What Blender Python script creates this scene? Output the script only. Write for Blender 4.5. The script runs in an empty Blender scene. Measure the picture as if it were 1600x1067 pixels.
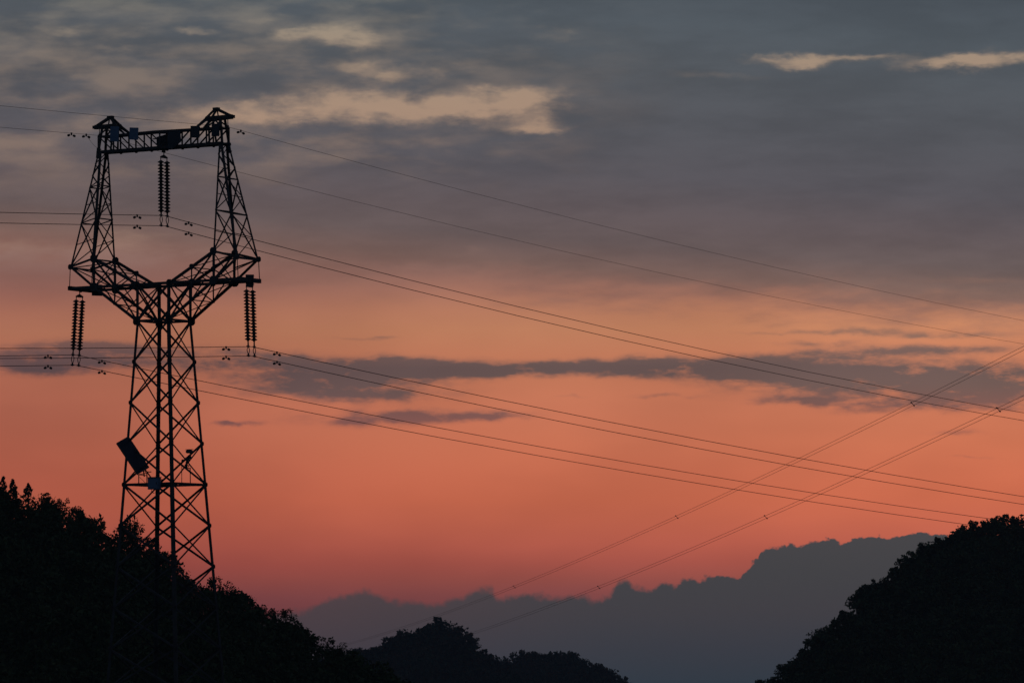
import bpy, math, random
import numpy as np
from mathutils import Vector, Matrix, noise

S = bpy.context.scene
C = S.collection
R = math.radians

# ------------------------------------------------------------------ camera
F_PX, W_PX, H_PX = 8103.0, 1600.0, 1067.0          # focal length and picture size in photo pixels
PITCH, ROLL = R(3.842), -0.009
cam_d = bpy.data.cameras.new('camera')
cam_d.sensor_width = 36.0
cam_d.lens = 36.0 * F_PX / W_PX
cam_d.clip_start, cam_d.clip_end = 1.0, 60000.0
cam = bpy.data.objects.new('camera', cam_d)
C.objects.link(cam)
CM = Matrix.Rotation(R(90) + PITCH, 4, 'X') @ Matrix.Rotation(ROLL, 4, 'Z')
cam.matrix_world = CM
S.camera = cam


def ray(px, py):
    """world direction of a photo pixel, scaled to one metre of depth along world Y"""
    v = CM.to_3x3() @ Vector(((px - W_PX / 2) / F_PX, -(py - H_PX / 2) / F_PX, -1))
    return v / v.y


def at(px, py, Y):
    return ray(px, py) * Y


# ------------------------------------------------------------------ view
S.view_settings.view_transform = 'Standard'
S.view_settings.look = 'None'
S.view_settings.exposure = 0.0
S.view_settings.gamma = 1.0
S.view_settings.use_curve_mapping = False

# ------------------------------------------------------------------ dusk sky (world)
world = bpy.data.worlds.new('World')
S.world = world
world.use_nodes = True
NT = world.node_tree
NT.nodes.clear()


def lin(c):
    return tuple(((x / 255.0) / 12.92 if x / 255.0 <= 0.04045 else ((x / 255.0 + 0.055) / 1.055) ** 2.4) for x in c)


class G:
    """small helper that writes shader maths"""

    def __init__(s, nt):
        s.nt = nt

    def n(s, t, **k):
        o = s.nt.nodes.new(t)
        for a, b in k.items():
            setattr(o, a, b)
        return o

    def put(s, sock, v):
        if isinstance(v, bpy.types.NodeSocket):
            s.nt.links.new(v, sock)
        else:
            sock.default_value = v

    def m(s, op, a, b=0.0, c=0.0, clamp=False):
        o = s.n('ShaderNodeMath', operation=op, use_clamp=clamp)
        s.put(o.inputs[0], a)
        s.put(o.inputs[1], b)
        s.put(o.inputs[2], c)
        return o.outputs[0]

    def add(s, a, b): return s.m('ADD', a, b)
    def sub(s, a, b): return s.m('SUBTRACT', a, b)
    def mul(s, a, b): return s.m('MULTIPLY', a, b)

    def add3(s, a, e, z, n1, n2):
        return s.vec(s.add(a, s.mul(n1, .06)), s.add(e, s.mul(n2, .06)), z)

    def smooth(s, x, a, b, o0=0.0, o1=1.0):
        o = s.n('ShaderNodeMapRange', interpolation_type='SMOOTHSTEP')
        for i, v in enumerate((x, a, b, o0, o1)):
            s.put(o.inputs[i], v)
        return o.outputs[0]

    def vec(s, x, y, z=0.0):
        o = s.n('ShaderNodeCombineXYZ')
        for i, v in enumerate((x, y, z)):
            s.put(o.inputs[i], v)
        return o.outputs[0]

    def noise(s, v, scale, detail=4.0, rough=0.5, dist=0.0):
        o = s.n('ShaderNodeTexNoise')
        s.put(o.inputs['Vector'], v)
        o.inputs['Scale'].default_value = scale
        o.inputs['Detail'].default_value = detail
        o.inputs['Roughness'].default_value = rough
        o.inputs['Distortion'].default_value = dist
        return o.outputs['Fac']

    def ramp(s, x, stops, interp='LINEAR'):
        o = s.n('ShaderNodeValToRGB')
        cr = o.color_ramp
        cr.interpolation = interp
        while len(cr.elements) < len(stops):
            cr.elements.new(0.5)
        for e, (p, c) in zip(cr.elements, stops):
            e.position = p
            e.color = (*c, 1) if len(c) == 3 else c
        s.put(o.inputs[0], x)
        return o.outputs[0]

    def mix(s, f, a, b):
        o = s.n('ShaderNodeMix', data_type='RGBA')
        s.put(o.inputs['Factor'], f)
        s.put([i for i in o.inputs if i.name == 'A' and i.type == 'RGBA'][0], a)
        s.put([i for i in o.inputs if i.name == 'B' and i.type == 'RGBA'][0], b)
        return [i for i in o.outputs if i.type == 'RGBA'][0]


g = G(NT)
tc = g.n('ShaderNodeTexCoord')
sx = g.n('ShaderNodeSeparateXYZ')
NT.links.new(tc.outputs['Generated'], sx.inputs[0])
dx, dy, dz = sx.outputs
# azimuth / elevation of the looking direction in degrees, north of the camera = 0
AZ = g.mul(g.m('ARCTAN2', dx, dy), 57.29578)
EL = g.mul(g.m('ARCSINE', dz), 57.29578)


def sky_angle(px, py):
    v = ray(px, py).normalized()
    return math.degrees(math.atan2(v.x, v.y)), math.degrees(math.asin(v.z))


def el_of(py, px=800):
    return sky_angle(px, py)[1]


ELMAX = 12.0


HAZE_D = 7.0e-5


def behind_haze(c, el):
    """radiance the sky needs so that it has colour c after the air in front of it"""
    T = math.exp(-HAZE_D * min(3000.0, 190.0 / max(.001, math.sin(R(max(el, .01))))))
    return tuple(max(.001, (a - k * (1 - T)) / T) for a, k in zip(lin(c), (.02, .024, .045)))


def el_ramp(x, stops):
    st = sorted([(max(0.0, min(1.0, el_of(py) / ELMAX)), behind_haze(c, el_of(py))) for py, c in stops], key=lambda t: t[0])
    return g.ramp(x, st)


# warped coordinates for ragged, wind-drawn clouds
wn1 = g.sub(g.noise(g.vec(g.mul(AZ, 0.55), g.mul(EL, 1.6), 3.1), 1.0, 5, 0.6), 0.5)
wn2 = g.sub(g.noise(g.vec(g.mul(AZ, 0.9), g.mul(EL, 2.2), 9.7), 1.0, 6, 0.62), 0.5)
AZW = g.add(AZ, g.mul(wn1, 1.6))
ELW = g.add(EL, g.mul(wn2, 0.62))
ELW2 = g.add(EL, g.mul(wn1, 0.5))
fine = g.sub(g.noise(g.vec(g.mul(AZ, 3.0), g.mul(EL, 6.0), 6.6), 1.0, 6, 0.56), 0.5)
ELB = g.add(g.add(EL, g.mul(wn2, 0.16)), g.mul(fine, 0.10))
ELO = g.add(g.add(EL, g.mul(wn2, 0.40)), g.mul(fine, 0.16))


def blob(px, py, rx, ry, amp=1.0, low=False):
    a, e = sky_angle(px, py)
    k = 180 / math.pi / F_PX
    u = g.mul(g.sub(AZW, a), 1.0 / (rx * k))
    v = g.mul(g.sub(ELB if low else ELO, e), 1.0 / (ry * k))
    r2 = g.add(g.mul(u, u), g.mul(v, v))
    return g.mul(g.m('EXPONENT', g.mul(r2, -1.0)), amp)


def total(bl):
    s = bl[0]
    for b in bl[1:]:
        s = g.add(s, b)
    return s


t_el = g.mul(ELW2, 1.0 / ELMAX)
t_el0 = g.mul(EL, 1.0 / ELMAX)
# the clear afterglow behind the clouds
glow = el_ramp(g.m('MAXIMUM', t_el0, 0.0), [
    (1075, (84, 60, 70)), (960, (112, 64, 68)), (930, (128, 71, 71)), (905, (144, 76, 70)), (880, (160, 81, 71)), (850, (179, 91, 75)),
    (815, (189, 98, 76)), (780, (194, 102, 76)), (740, (196, 106, 79)), (700, (196, 110, 82)), (640, (195, 115, 87)),
    (560, (193, 121, 91)), (515, (191, 127, 95)), (485, (184, 123, 96)), (455, (166, 114, 96)), (425, (148, 108, 97)),
    (395, (150, 118, 108)), (330, (168, 138, 116)), (180, (172, 143, 122)), (90, (166, 144, 124)), (0, (150, 142, 128)),
    (-150, (96, 104, 112))])
# the high grey deck
TILT = g.mul(AZ, 0.078)
t_elt = g.mul(g.add(EL, TILT), 1.0 / ELMAX)
deck = el_ramp(t_elt, [
    (500, (150, 106, 90)), (450, (142, 102, 91)), (410, (120, 95, 89)), (370, (103, 89, 89)), (320, (97, 87, 90)), (260, (88, 85, 91)),
    (180, (85, 86, 92)), (100, (83, 87, 93)), (20, (81, 88, 95)), (-200, (58, 66, 76))])
dn = g.noise(g.vec(g.mul(AZ, 0.8), g.mul(EL, 3.2), 1.3), 1.0, 6, 0.6)
cover = g.smooth(g.add(g.add(ELW2, TILT), g.mul(g.sub(dn, 0.5), 1.1)), el_of(486), el_of(402))
# pale openings in the deck
openings = total([
    blob(800, 160, 95, 24, 1.15), blob(670, 170, 100, 26, 1.0), blob(545, 165, 90, 28, .9), blob(430, 180, 90, 20, .65), blob(530, 58, 75, 20, 1.35),
    blob(850, 198, 40, 12, .8), blob(600, 112, 70, 16, .75), blob(470, 60, 60, 8, .5), blob(330, 170, 110, 22, .5), blob(190, 190, 120, 22, .5),
    blob(75, 48, 60, 10, .5), blob(180, 75, 40, 9, .7), blob(300, 48, 40, 7, .5), blob(420, 30, 60, 8, .55), blob(60, 290, 120, 18, .14),
    blob(1570, 92, 70, 14, 1.1), blob(1475, 99, 70, 12, 1.15), blob(1270, 97, 40, 9, .85), blob(1205, 89, 55, 8, .62), blob(1120, 120, 100, 9, .3),
    blob(1350, 88, 70, 7, .7), blob(840, 55, 50, 14, .35), blob(430, 250, 140, 14, .24), blob(20, 220, 100, 18, .28), blob(250, 20, 120, 10, .25),
    blob(710, 110, 40, 20, .4), blob(640, 25, 60, 10, .35)])
on = g.noise(g.vec(g.mul(AZ, 1.3), g.mul(EL, 3.8), 5.5), 1.0, 7, 0.56, 0.2)
on2 = g.noise(g.vec(g.mul(AZ, 3.2), g.mul(EL, 8.0), 8.2), 1.0, 6, 0.56)
openm = g.smooth(g.mul(openings, g.add(g.smooth(on, 0.28, 0.64, 0.35, 1.0), g.smooth(on2, 0.3, 0.7, -0.10, 0.20))), 0.06, 1.05)
# left part of the deck is thinner and mottled, right part even
th = g.noise(g.vec(g.mul(AZ, 0.95), g.mul(EL, 3.0), 15.5), 1.0, 5, 0.52)
thin = g.mul(g.smooth(AZ, 2.2, -2.0), g.smooth(th, 0.40, 0.72))
thin = g.mul(thin, g.mul(g.smooth(EL, el_of(330), el_of(210)), g.smooth(EL, 16.0, 8.5)))
cover = g.mul(cover, g.sub(1.0, g.mul(openm, 0.9)))
cover = g.mul(cover, g.sub(1.0, g.mul(thin, 0.38)))
dvar = g.smooth(g.noise(g.vec(g.mul(AZ, 0.8), g.mul(EL, 3.4), 7.7), 1.0, 7, 0.6), 0.28, 0.72, 0.90, 1.08)
dm = g.n('ShaderNodeMix', data_type='RGBA', blend_type='MULTIPLY')
dm.inputs['Factor'].default_value = 1.0
g.put([i for i in dm.inputs if i.name == 'A' and i.type == 'RGBA'][0], deck)
dcol = g.n('ShaderNodeCombineColor')
for i in range(3):
    NT.links.new(dvar, dcol.inputs[i])
g.put([i for i in dm.inputs if i.name == 'B' and i.type == 'RGBA'][0], dcol.outputs[0])
deckc = [i for i in dm.outputs if i.type == 'RGBA'][0]
col = g.mix(cover, glow, deckc)
# low purple-grey streaks lying in the orange
bands = total([
    blob(755, 579, 90, 11, .75, True), blob(1210, 583, 100, 15, .85, True), blob(430, 562, 60, 12, .5, True), blob(560, 600, 90, 16, .5, True),
    blob(1100, 574, 200, 15, 1.1, True), blob(880, 575, 110, 11, .8, True), blob(1010, 566, 60, 9, .7, True), blob(1330, 592, 190, 24, 1.25, True), blob(1560, 598, 160, 30, 1.25, True),
    blob(600, 572, 120, 15, 1.0, True), blob(690, 582, 110, 13, .85, True), blob(500, 588, 150, 28, .95, True), blob(100, 557, 170, 20, 1.15, True), blob(60, 580, 90, 12, .6, True),
    blob(140, 540, 70, 9, .7, True), blob(330, 562, 110, 18, .7, True), blob(590, 617, 120, 13, .85, True), blob(640, 652, 170, 12, 1.15, True),
    blob(365, 661, 45, 4, 1.0, True), blob(780, 652, 60, 5, .45, True), blob(1330, 517, 100, 6, .9, True), blob(1290, 535, 80, 6, .6, True), blob(1450, 546, 140, 9, .85, True),
    blob(1490, 522, 110, 6, .85, True), blob(1290, 556, 110, 9, .6, True), blob(1260, 626, 90, 7, .7, True), blob(1480, 672, 50, 5, .6, True),
    blob(1440, 632, 140, 12, .9, True), blob(1510, 714, 50, 3, .55, True), blob(560, 527, 60, 3, .6, True), blob(1190, 521, 50, 3, .5, True),
    blob(1050, 620, 50, 4, .5, True), blob(920, 620, 40, 3, .4, True), blob(1520, 438, 110, 8, .45, True), blob(60, 450, 120, 6, .25, True), blob(1400, 470, 120, 4, .25, True)])
bn = g.noise(g.vec(g.mul(AZ, 1.9), g.mul(EL, 8.0), 2.2), 1.0, 8, 0.64, 0.2)
bandm = g.smooth(g.mul(bands, g.add(g.smooth(bn, 0.28, 0.68, 0.50, 1.02), g.smooth(on2, 0.3, 0.7, -0.18, 0.22))), 0.08, 0.92)
bandc = el_ramp(t_el0, [(720, (146, 88, 78)), (660, (124, 84, 80)), (610, (98, 83, 82)), (575, (91, 80, 81)), (545, (112, 90, 86)), (515, (146, 106, 90)),
                        (440, (134, 102, 92))])
col = g.mix(g.mul(bandm, 0.93), col, bandc)
# the afterglow is brighter towards the right and dims to the left
lg = g.noise(g.vec(g.mul(AZ, 0.35), g.mul(EL, 0.9), 12.0), 1.0, 3, 0.5)
low = g.mul(g.smooth(EL, el_of(340), el_of(480)), g.smooth(lg, 0.25, 0.75, 0.91, 1.09))
hi_ = g.smooth(EL, el_of(480), el_of(340))
gv = g.n('ShaderNodeCombineXYZ')
for i_, (a_, b_) in enumerate(((.74, .12), (.69, .125), (.775, .08))):
    gn = g.add(g.smooth(AZ, -5.8, 1.0, a_, 1.0), g.smooth(AZ, 1.0, 6.0, 0.0, b_))
    g.put(gv.inputs[i_], g.add(g.mul(gn, low), hi_))
gm_ = g.n('ShaderNodeVectorMath', operation='MULTIPLY')
NT.links.new(col, gm_.inputs[0])
NT.links.new(gv.outputs[0], gm_.inputs[1])
col = gm_.outputs[0]
# the cumulus bank standing on the horizon: its crest as a curve of azimuth
crest_px = [(330, 985), (430, 962), (480, 949), (500, 941), (512, 935), (528, 930), (545, 926), (568, 921), (584, 927), (600, 933),
            (622, 941), (642, 939), (675, 942), (700, 940), (720, 935), (732, 924), (742, 920), (763, 918), (774, 925), (784, 931),
            (805, 931), (830, 928), (870, 932), (900, 931), (930, 934), (946, 932), (956, 924), (965, 912), (975, 907), (985, 911), (994, 917),
            (1005, 920), (1018, 920), (1028, 911), (1038, 909), (1050, 914), (1062, 910), (1075, 902), (1092, 905), (1102, 902), (1115, 901),
            (1132, 904), (1150, 901), (1163, 895), (1175, 880), (1184, 871), (1190, 860), (1203, 857), (1220, 851), (1235, 849),
            (1255, 849), (1275, 846), (1290, 842), (1308, 845), (1325, 844), (1345, 841), (1370, 837), (1386, 840), (1400, 837), (1418, 834),
            (1435, 831), (1450, 832), (1467, 836), (1500, 842), (1600, 850), (1690, 862)]
A0, A1 = -3.2, 6.4
fc = g.n('ShaderNodeFloatCurve')
cu = fc.mapping.curves[0]
pts = []
for px, py in crest_px:
    a, e = sky_angle(px, py)
    pts.append(((a - A0) / (A1 - A0), max(0.0, e / 2.0)))
pts = [(0.0, pts[0][1])] + [p for p in pts if 0.001 < p[0] < 0.999] + [(1.0, pts[-1][1])]
while len(cu.points) < len(pts):
    cu.points.new(0.5, 0.5)
for p, (x, y) in zip(cu.points, pts):
    p.location = (x, y)
    p.handle_type = 'AUTO_CLAMPED'
fc.mapping.update()
pn = g.sub(g.noise(g.vec(g.mul(AZ, 5.0), g.mul(EL, 5.0), 0.4), 1.0, 5, 0.62), 0.5)
pn2 = g.sub(g.noise(g.vec(g.mul(AZ, 5.0), g.mul(EL, 5.0), 4.4), 1.0, 5, 0.62), 0.5)
g.put(fc.inputs['Value'], g.mul(g.sub(g.add(AZ, g.mul(pn2, 0.10)), A0), 1.0 / (A1 - A0)))
def puffs(sc, z):
    o = g.n('ShaderNodeTexVoronoi', feature='SMOOTH_F1')
    g.put(o.inputs['Vector'], g.add3(AZ, EL, z, pn, pn2))
    o.inputs['Scale'].default_value = sc
    o.inputs['Smoothness'].default_value = .35
    return g.sub(.45, o.outputs['Distance'])


fade_side = g.mul(g.smooth(AZ, -7.5, -4.0), g.smooth(AZ, 9.0, 7.0))
crest = g.mul(g.add(g.mul(fc.outputs[0], 2.0), g.add(g.mul(pn, 0.07), g.add(g.mul(puffs(4.5, 1.0), 0.085), g.add(g.mul(puffs(13.0, 3.0), 0.045), g.mul(puffs(30.0, 5.0), 0.022))))), fade_side)
soft = g.smooth(AZ, 0.6, 2.8, 0.055, 0.013)
bank = g.mul(g.smooth(g.sub(crest, EL), g.mul(soft, -1.0), soft), g.smooth(AZ, -3.0, 1.5, 0.82, 1.0))
bankc = el_ramp(g.m('MAXIMUM', g.add(t_el0, g.mul(pn, 0.004)), 0.0), [
    (1076, (50, 58, 69)), (1015, (58, 60, 69)), (960, (65, 63, 69)), (900, (67, 66, 70)), (830, (72, 70, 73))])
col = g.mix(bank, col, bankc)
# the side of the sky away from the afterglow, and the zenith, are dim blue-grey
front = g.smooth(dy, 0.15, 0.9)
high = g.smooth(EL, 9.0, 45.0)
back = lin((54, 66, 84))
col = g.mix(high, col, (*lin((62, 72, 88)), 1))
col = g.mix(front, (*back, 1), col)
col = g.mix(g.smooth(EL, -0.2, -1.5), col, (*lin((20, 24, 28)), 1))
bg = g.n('ShaderNodeBackground')
NT.links.new(col, bg.inputs['Color'])
bg.inputs['Strength'].default_value = 1.0
wo = g.n('ShaderNodeOutputWorld')
NT.links.new(bg.outputs[0], wo.inputs['Surface'])

# ------------------------------------------------------------------ materials
MATS = {}


def mat(name, c1, c2=None, rough=0.7, metal=0.0, scale=4.0, spec=0.3):
    m = bpy.data.materials.new(name)
    m.use_nodes = True
    nt = m.node_tree
    p = nt.nodes['Principled BSDF']
    p.inputs['Roughness'].default_value = rough
    p.inputs['Metallic'].default_value = metal
    p.inputs['Specular IOR Level'].default_value = spec
    gg = G(nt)
    if c2 is None:
        c2 = tuple(x * 0.7 for x in c1)
    t = gg.n('ShaderNodeTexCoord')
    f = gg.noise(t.outputs['Object'], scale, 5, 0.6)
    colr = gg.ramp(f, [(0.3, c1), (0.7, c2)])
    nt.links.new(colr, p.inputs['Base Color'])
    MATS[name] = m
    return m


M_STEEL = mat('weathered_steel', (.07, .075, .075), (.045, .04, .037), .75, .0, 2.5, .15)
M_PLATE_BLUE = mat('blue_painted_plate', (.13, .20, .30), (.10, .155, .24), .55, 0, 3)
M_PLATE_DARK = mat('dark_weathered_plate', (.04, .06, .07), (.03, .04, .045), .7, 0, 3)
M_PORCELAIN = mat('brown_glazed_porcelain', (.05, .04, .035), (.035, .03, .028), .35, 0, 6, .3)
M_ALU = mat('dull_aluminium', (.10, .09, .09), (.07, .065, .065), .6, .2, 5, .2)
M_WIRE = mat('aged_aluminium_strand', (.09, .06, .05), (.06, .045, .04), .7, 0, 1, .1)
M_PANEL = mat('solar_cells', (.015, .02, .04), (.012, .015, .03), .4, 0, 3, .2)
M_CONC = mat('footing_concrete', (.3, .29, .27), (.22, .21, .2), .9, 0, 3)
M_SOIL = mat('forest_floor', (.030, .034, .020), (.018, .022, .014), 1.0, 0, .2, 0)
M_GRASS = mat('valley_ground', (.045, .055, .028), (.028, .036, .018), 1.0, 0, .05, 0)
M_BARK = mat('bark', (.05, .04, .03), (.03, .025, .02), .95, 0, 3, .1)


def leaf_mat(name, a, b, c):
    m = mat(name, a, b, .9, 0, .35, .04)
    nt = m.node_tree
    p = nt.nodes['Principled BSDF']
    gg = G(nt)
    t = gg.n('ShaderNodeTexCoord')
    gm = gg.n('ShaderNodeNewGeometry')
    f1 = gg.noise(t.outputs['Object'], .22, 4, .6)
    f2 = gm.outputs['Random Per Island']
    f = gg.add(gg.mul(f1, .7), gg.mul(f2, .35))
    nt.links.new(gg.ramp(f, [(.3, a), (.55, b), (.8, c)]), p.inputs['Base Color'])
    return m


M_LEAF = leaf_mat('broadleaf_foliage', (.030, .042, .018), (.045, .062, .026), (.070, .085, .034))
M_LEAF_FAR = leaf_mat('far_foliage', (.018, .030, .020), (.028, .040, .024), (.040, .052, .028))
M_NEEDLE = leaf_mat('conifer_foliage', (.018, .034, .018), (.028, .046, .024), (.04, .058, .028))

# ------------------------------------------------------------------ mesh helpers


class MB:
    def __init__(s):
        s.v, s.f = [], []

    def poly(s, vs, fs):
        b = len(s.v)
        s.v += [tuple(v) for v in vs]
        s.f += [tuple(b + i for i in f) for f in fs]

    def obox(s, p, q, u, w, lo_u, hi_u, lo_w, hi_w):
        """box swept from p to q with cross-section lo..hi along unit vectors u and w"""
        vs = []
        for e in (p, q):
            for a, b in ((lo_u, lo_w), (hi_u, lo_w), (hi_u, hi_w), (lo_u, hi_w)):
                vs.append(e + u * a + w * b)
        s.poly(vs, [(0, 1, 2, 3), (7, 6, 5, 4), (0, 4, 5, 1), (1, 5, 6, 2), (2, 6, 7, 3), (3, 7, 4, 0)])

    def angle(s, p, q, n, w=.063, t=.008, off=0.0):
        """L-shaped steel member lying in the face whose outward normal is n"""
        w, t = w * 1.14, t * 1.2
        p, q, n = Vector(p), Vector(q), Vector(n)
        d = (q - p).normalized()
        u = d.cross(n).normalized()
        nn = u.cross(d).normalized()
        if nn.dot(n) < 0:
            nn = -nn
        p, q = p - nn * off, q - nn * off
        s.obox(p, q, u, nn, -w / 2, w / 2, -t, 0)
        s.obox(p, q, u, nn, w / 2 - t, w / 2, -w * .8, -t)

    def box(s, c, sx_, sy_, sz_, rot=None):
        c = Vector(c)
        a, b, d = Vector((1, 0, 0)), Vector((0, 1, 0)), Vector((0, 0, 1))
        if rot:
            a, b, d = rot @ a, rot @ b, rot @ d
        s.obox(c - d * sz_ / 2, c + d * sz_ / 2, a, b, -sx_ / 2, sx_ / 2, -sy_ / 2, sy_ / 2)

    def tube(s, pts, r, k=6, cap=True):
        pts = [Vector(p) for p in pts]
        rs = r if isinstance(r, (list, tuple)) else [r] * len(pts)
        b = len(s.v)
        for i, p in enumerate(pts):
            d = (pts[min(i + 1, len(pts) - 1)] - pts[max(i - 1, 0)]).normalized()
            ref = Vector((0, 0, 1)) if abs(d.z) < .9 else Vector((1, 0, 0))
            u = d.cross(ref).normalized()
            w = u.cross(d)
            for j in range(k):
                a = 2 * math.pi * j / k
                s.v.append(tuple(p + (u * math.cos(a) + w * math.sin(a)) * rs[i]))
        for i in range(len(pts) - 1):
            for j in range(k):
                s.f.append((b + i * k + j, b + i * k + (j + 1) % k, b + (i + 1) * k + (j + 1) % k, b + (i + 1) * k + j))
        if cap:
            s.f.append(tuple(b + j for j in range(k))[::-1])
            s.f.append(tuple(b + (len(pts) - 1) * k + j for j in range(k)))

    def lathe(s, prof, k=12, o=(0, 0, 0)):
        o = Vector(o)
        b = len(s.v)
        for r, z in prof:
            for j in range(k):
                a = 2 * math.pi * j / k
                s.v.append((o.x + r * math.cos(a), o.y + r * math.sin(a), o.z + z))
        for i in range(len(prof) - 1):
            for j in range(k):
                s.f.append((b + i * k + j, b + i * k + (j + 1) % k, b + (i + 1) * k + (j + 1) % k, b + (i + 1) * k + j))
        s.f.append(tuple(b + j for j in range(k))[::-1])
        s.f.append(tuple(b + (len(prof) - 1) * k + j for j in range(k)))

    def plate(s, pts, n, t=.012):
        """flat plate through pts (in order) with thickness t along n"""
        n = Vector(n).normalized() * t / 2
        k = len(pts)
        vs = [Vector(p) - n for p in pts] + [Vector(p) + n for p in pts]
        fs = [tuple(range(k))[::-1], tuple(range(k, 2 * k))]
        fs += [(i, (i + 1) % k, k + (i + 1) % k, k + i) for i in range(k)]
        s.poly(vs, fs)

    def build(s, name, m, parent=None, smooth=False, loc=None):
        me = bpy.data.meshes.new(name)
        me.from_pydata(s.v, [], s.f)
        me.update()
        if smooth:
            me.polygons.foreach_set('use_smooth', [True] * len(me.polygons))
        me.materials.append(m)
        o = bpy.data.objects.new(name, me)
        C.objects.link(o)
        if parent:
            o.parent = parent
        if loc is not None:
            o.location = loc
        return o


def tag(o, label=None, cat=None, group=None, kind=None):
    for k, v in (('label', label), ('category', cat), ('group', group), ('kind', kind)):
        if v:
            o[k] = v
    return o


def empty(name, loc=(0, 0, 0), rz=0.0):
    o = bpy.data.objects.new(name, None)
    o.empty_display_size = .3
    C.objects.link(o)
    o.location = loc
    o.rotation_euler = (0, 0, rz)
    return o


# ------------------------------------------------------------------ the lattice tower
TH = .539
TB = Vector((-15.127, 225.0, 0.0))          # axis of the tower; z = 0 is the camera's eye height
TROT = Matrix.Rotation(-TH, 4, 'Z')
TM = Matrix.Translation(TB) @ TROT
BASE_Z = -1.62
AW, ZW, ZC, BB = .855, 16.136, 17.718, .83
AI, AO, AT = 3.16, 4.40, 4.45
ZRI, ZRO, BT, XT, ZB = 18.97, 18.66, .30, 3.145, 23.69
SL = (1.301 - .855) / (16.136 - 9.025)
PH = (16.136 - 9.025) / 4


def body_a(z):
    return AW + SL * (ZW - z)


tower = empty('transmission_tower', TM @ Vector((0, 0, BASE_Z)), -TH)
tag(tower, 'tall dark steel lattice power pylon with a cat-head window and two peaks', 'power pylon')
OFF = Vector((0, 0, -BASE_Z))


def tv(x, y, z):
    return Vector((x, y, z)) + OFF


corners = [(-1, -1), (1, -1), (1, 1), (-1, 1)]
for cx_, cy_ in corners:
    m = MB()
    for (z0, z1, w) in ((BASE_Z + .32, 9.0, .14), (9.0, ZW, .125), (ZW, ZC, .11)):
        a0, a1 = body_a(z0), body_a(z1)
        b1 = a1
        if z1 == ZC:
            a1, b1 = AW, BB
        p, q = tv(cx_ * a0, cy_ * a0, z0), tv(cx_ * a1, cy_ * b1, z1)
        t = .012
        m.obox(p, q, Vector((-cx_, 0, 0)), Vector((0, -cy_, 0)), 0, w, 0, t)
        m.obox(p, q, Vector((-cx_, 0, 0)), Vector((0, -cy_, 0)), 0, t, t, w)
    for k in range(0, 46):                   # step bolts on one leg
        if (cx_, cy_) != (-1, 1):
            break
        z = 1.2 + k * .36
        a = body_a(z) if z < ZW else AW
        m.tube([tv(-a, a, z), tv(-a - .13, a, z)], .008, 4)
    m.build('leg', M_STEEL, tower)
    f = MB()
    a = body_a(BASE_Z)
    f.lathe([(.42, -.25), (.42, .05), (.30, .12), (.26, .32)], 14, (cx_ * a - cx_ * .04, cy_ * a - cy_ * .04, 0))
    f.build('footing', M_CONC, tower)

FACES = [((-1, -1), (1, -1), (0, -1, 0)), ((1, -1), (1, 1), (1, 0, 0)), ((1, 1), (-1, 1), (0, 1, 0)), ((-1, 1), (-1, -1), (-1, 0, 0))]


def gus(m, p, n, r=.17):
    """small octagonal gusset plate"""
    n = Vector(n)
    u = n.cross(Vector((0, 0, 1))).normalized()
    v = Vector((0, 0, 1))
    pts_ = [Vector(p) + u * r * a + v * r * b for a, b in
            ((-1, -.55), (-.5, -1), (.5, -1), (1, -.55), (1, .55), (.5, 1), (-.5, 1), (-1, .55))]
    m.plate(pts_, n, .014)


brac = MB()
for (c0, c1, n) in FACES:
    for k in range(10):
        z1 = ZW - k * PH
        z0 = max(z1 - PH, BASE_Z + .4)
        a1, a0 = body_a(z1), body_a(z0)
        w = .07 if k > 3 else .063
        brac.angle(tv(c0[0] * a0, c0[1] * a0, z0), tv(c1[0] * a1, c1[1] * a1, z1), n, w, .007)
        brac.angle(tv(c1[0] * a0, c1[1] * a0, z0), tv(c0[0] * a1, c0[1] * a1, z1), n, w, .007, .02)
        if k > 0:
            for cc in (c0, c1):
                u = Vector((c1[0] - c0[0], c1[1] - c0[1], 0)).normalized() * (.04 if cc == c0 else -.04)
                gus(brac, tv(cc[0] * a1, cc[1] * a1, z1) + u, n, .10)
brac.build('body_bracing', M_STEEL, tower)

for z in (9.025, ZW):
    dia = MB()
    a = body_a(z)
    for (c0, c1, n) in FACES:
        dia.angle(tv(c0[0] * a, c0[1] * a, z), tv(c1[0] * a, c1[1] * a, z), n, .08, .008, .03)
    dia.angle(tv(-a, a, z), tv(a, -a, z), (0, 0, 1), .07, .007)
    dia.angle(tv(-a, -a, z - .02), tv(a, a, z - .02), (0, 0, 1), .05, .006)
    dia.build('diaphragm', M_STEEL, tower)
deckp = MB()
deckp.box(tv(.55, -.75, 9.0), .75, .75, .05)
deckp.box(tv(.1, -.35, 8.95), 1.5, .12, .10, Matrix.Rotation(R(-45), 3, 'Z'))
for k in range(4):
    deckp.box(tv(.55 - .3 + .2 * k, -.75, 8.93), .05, .75, .08)
deckp.build('work_platform', M_STEEL, tower)

# cage between waist and crossarm level
cage = MB()
for (c0, c1, n) in FACES:
    A = tv(c0[0] * AW, c0[1] * AW, ZW)
    B = tv(c1[0] * AW, c1[1] * AW, ZW)
    A2 = tv(c0[0] * AW, c0[1] * BB, ZC)
    B2 = tv(c1[0] * AW, c1[1] * BB, ZC)
    cage.angle(A, B2, n, .08, .008)
    cage.angle(B, A2, n, .08, .008, .02)
    for P_, nn in ((A, 1), (B, -1)):
        gus(cage, P_, n, .19)
    for P_ in (A2, B2):
        gus(cage, P_, n, .15)
cage.build('waist_cage', M_STEEL, tower)

# forked arms: the V below the window, both faces, mirrored
XM = 2.03


def lerp(a, b, t):
    return Vector(a) * (1 - t) + Vector(b) * t


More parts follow.
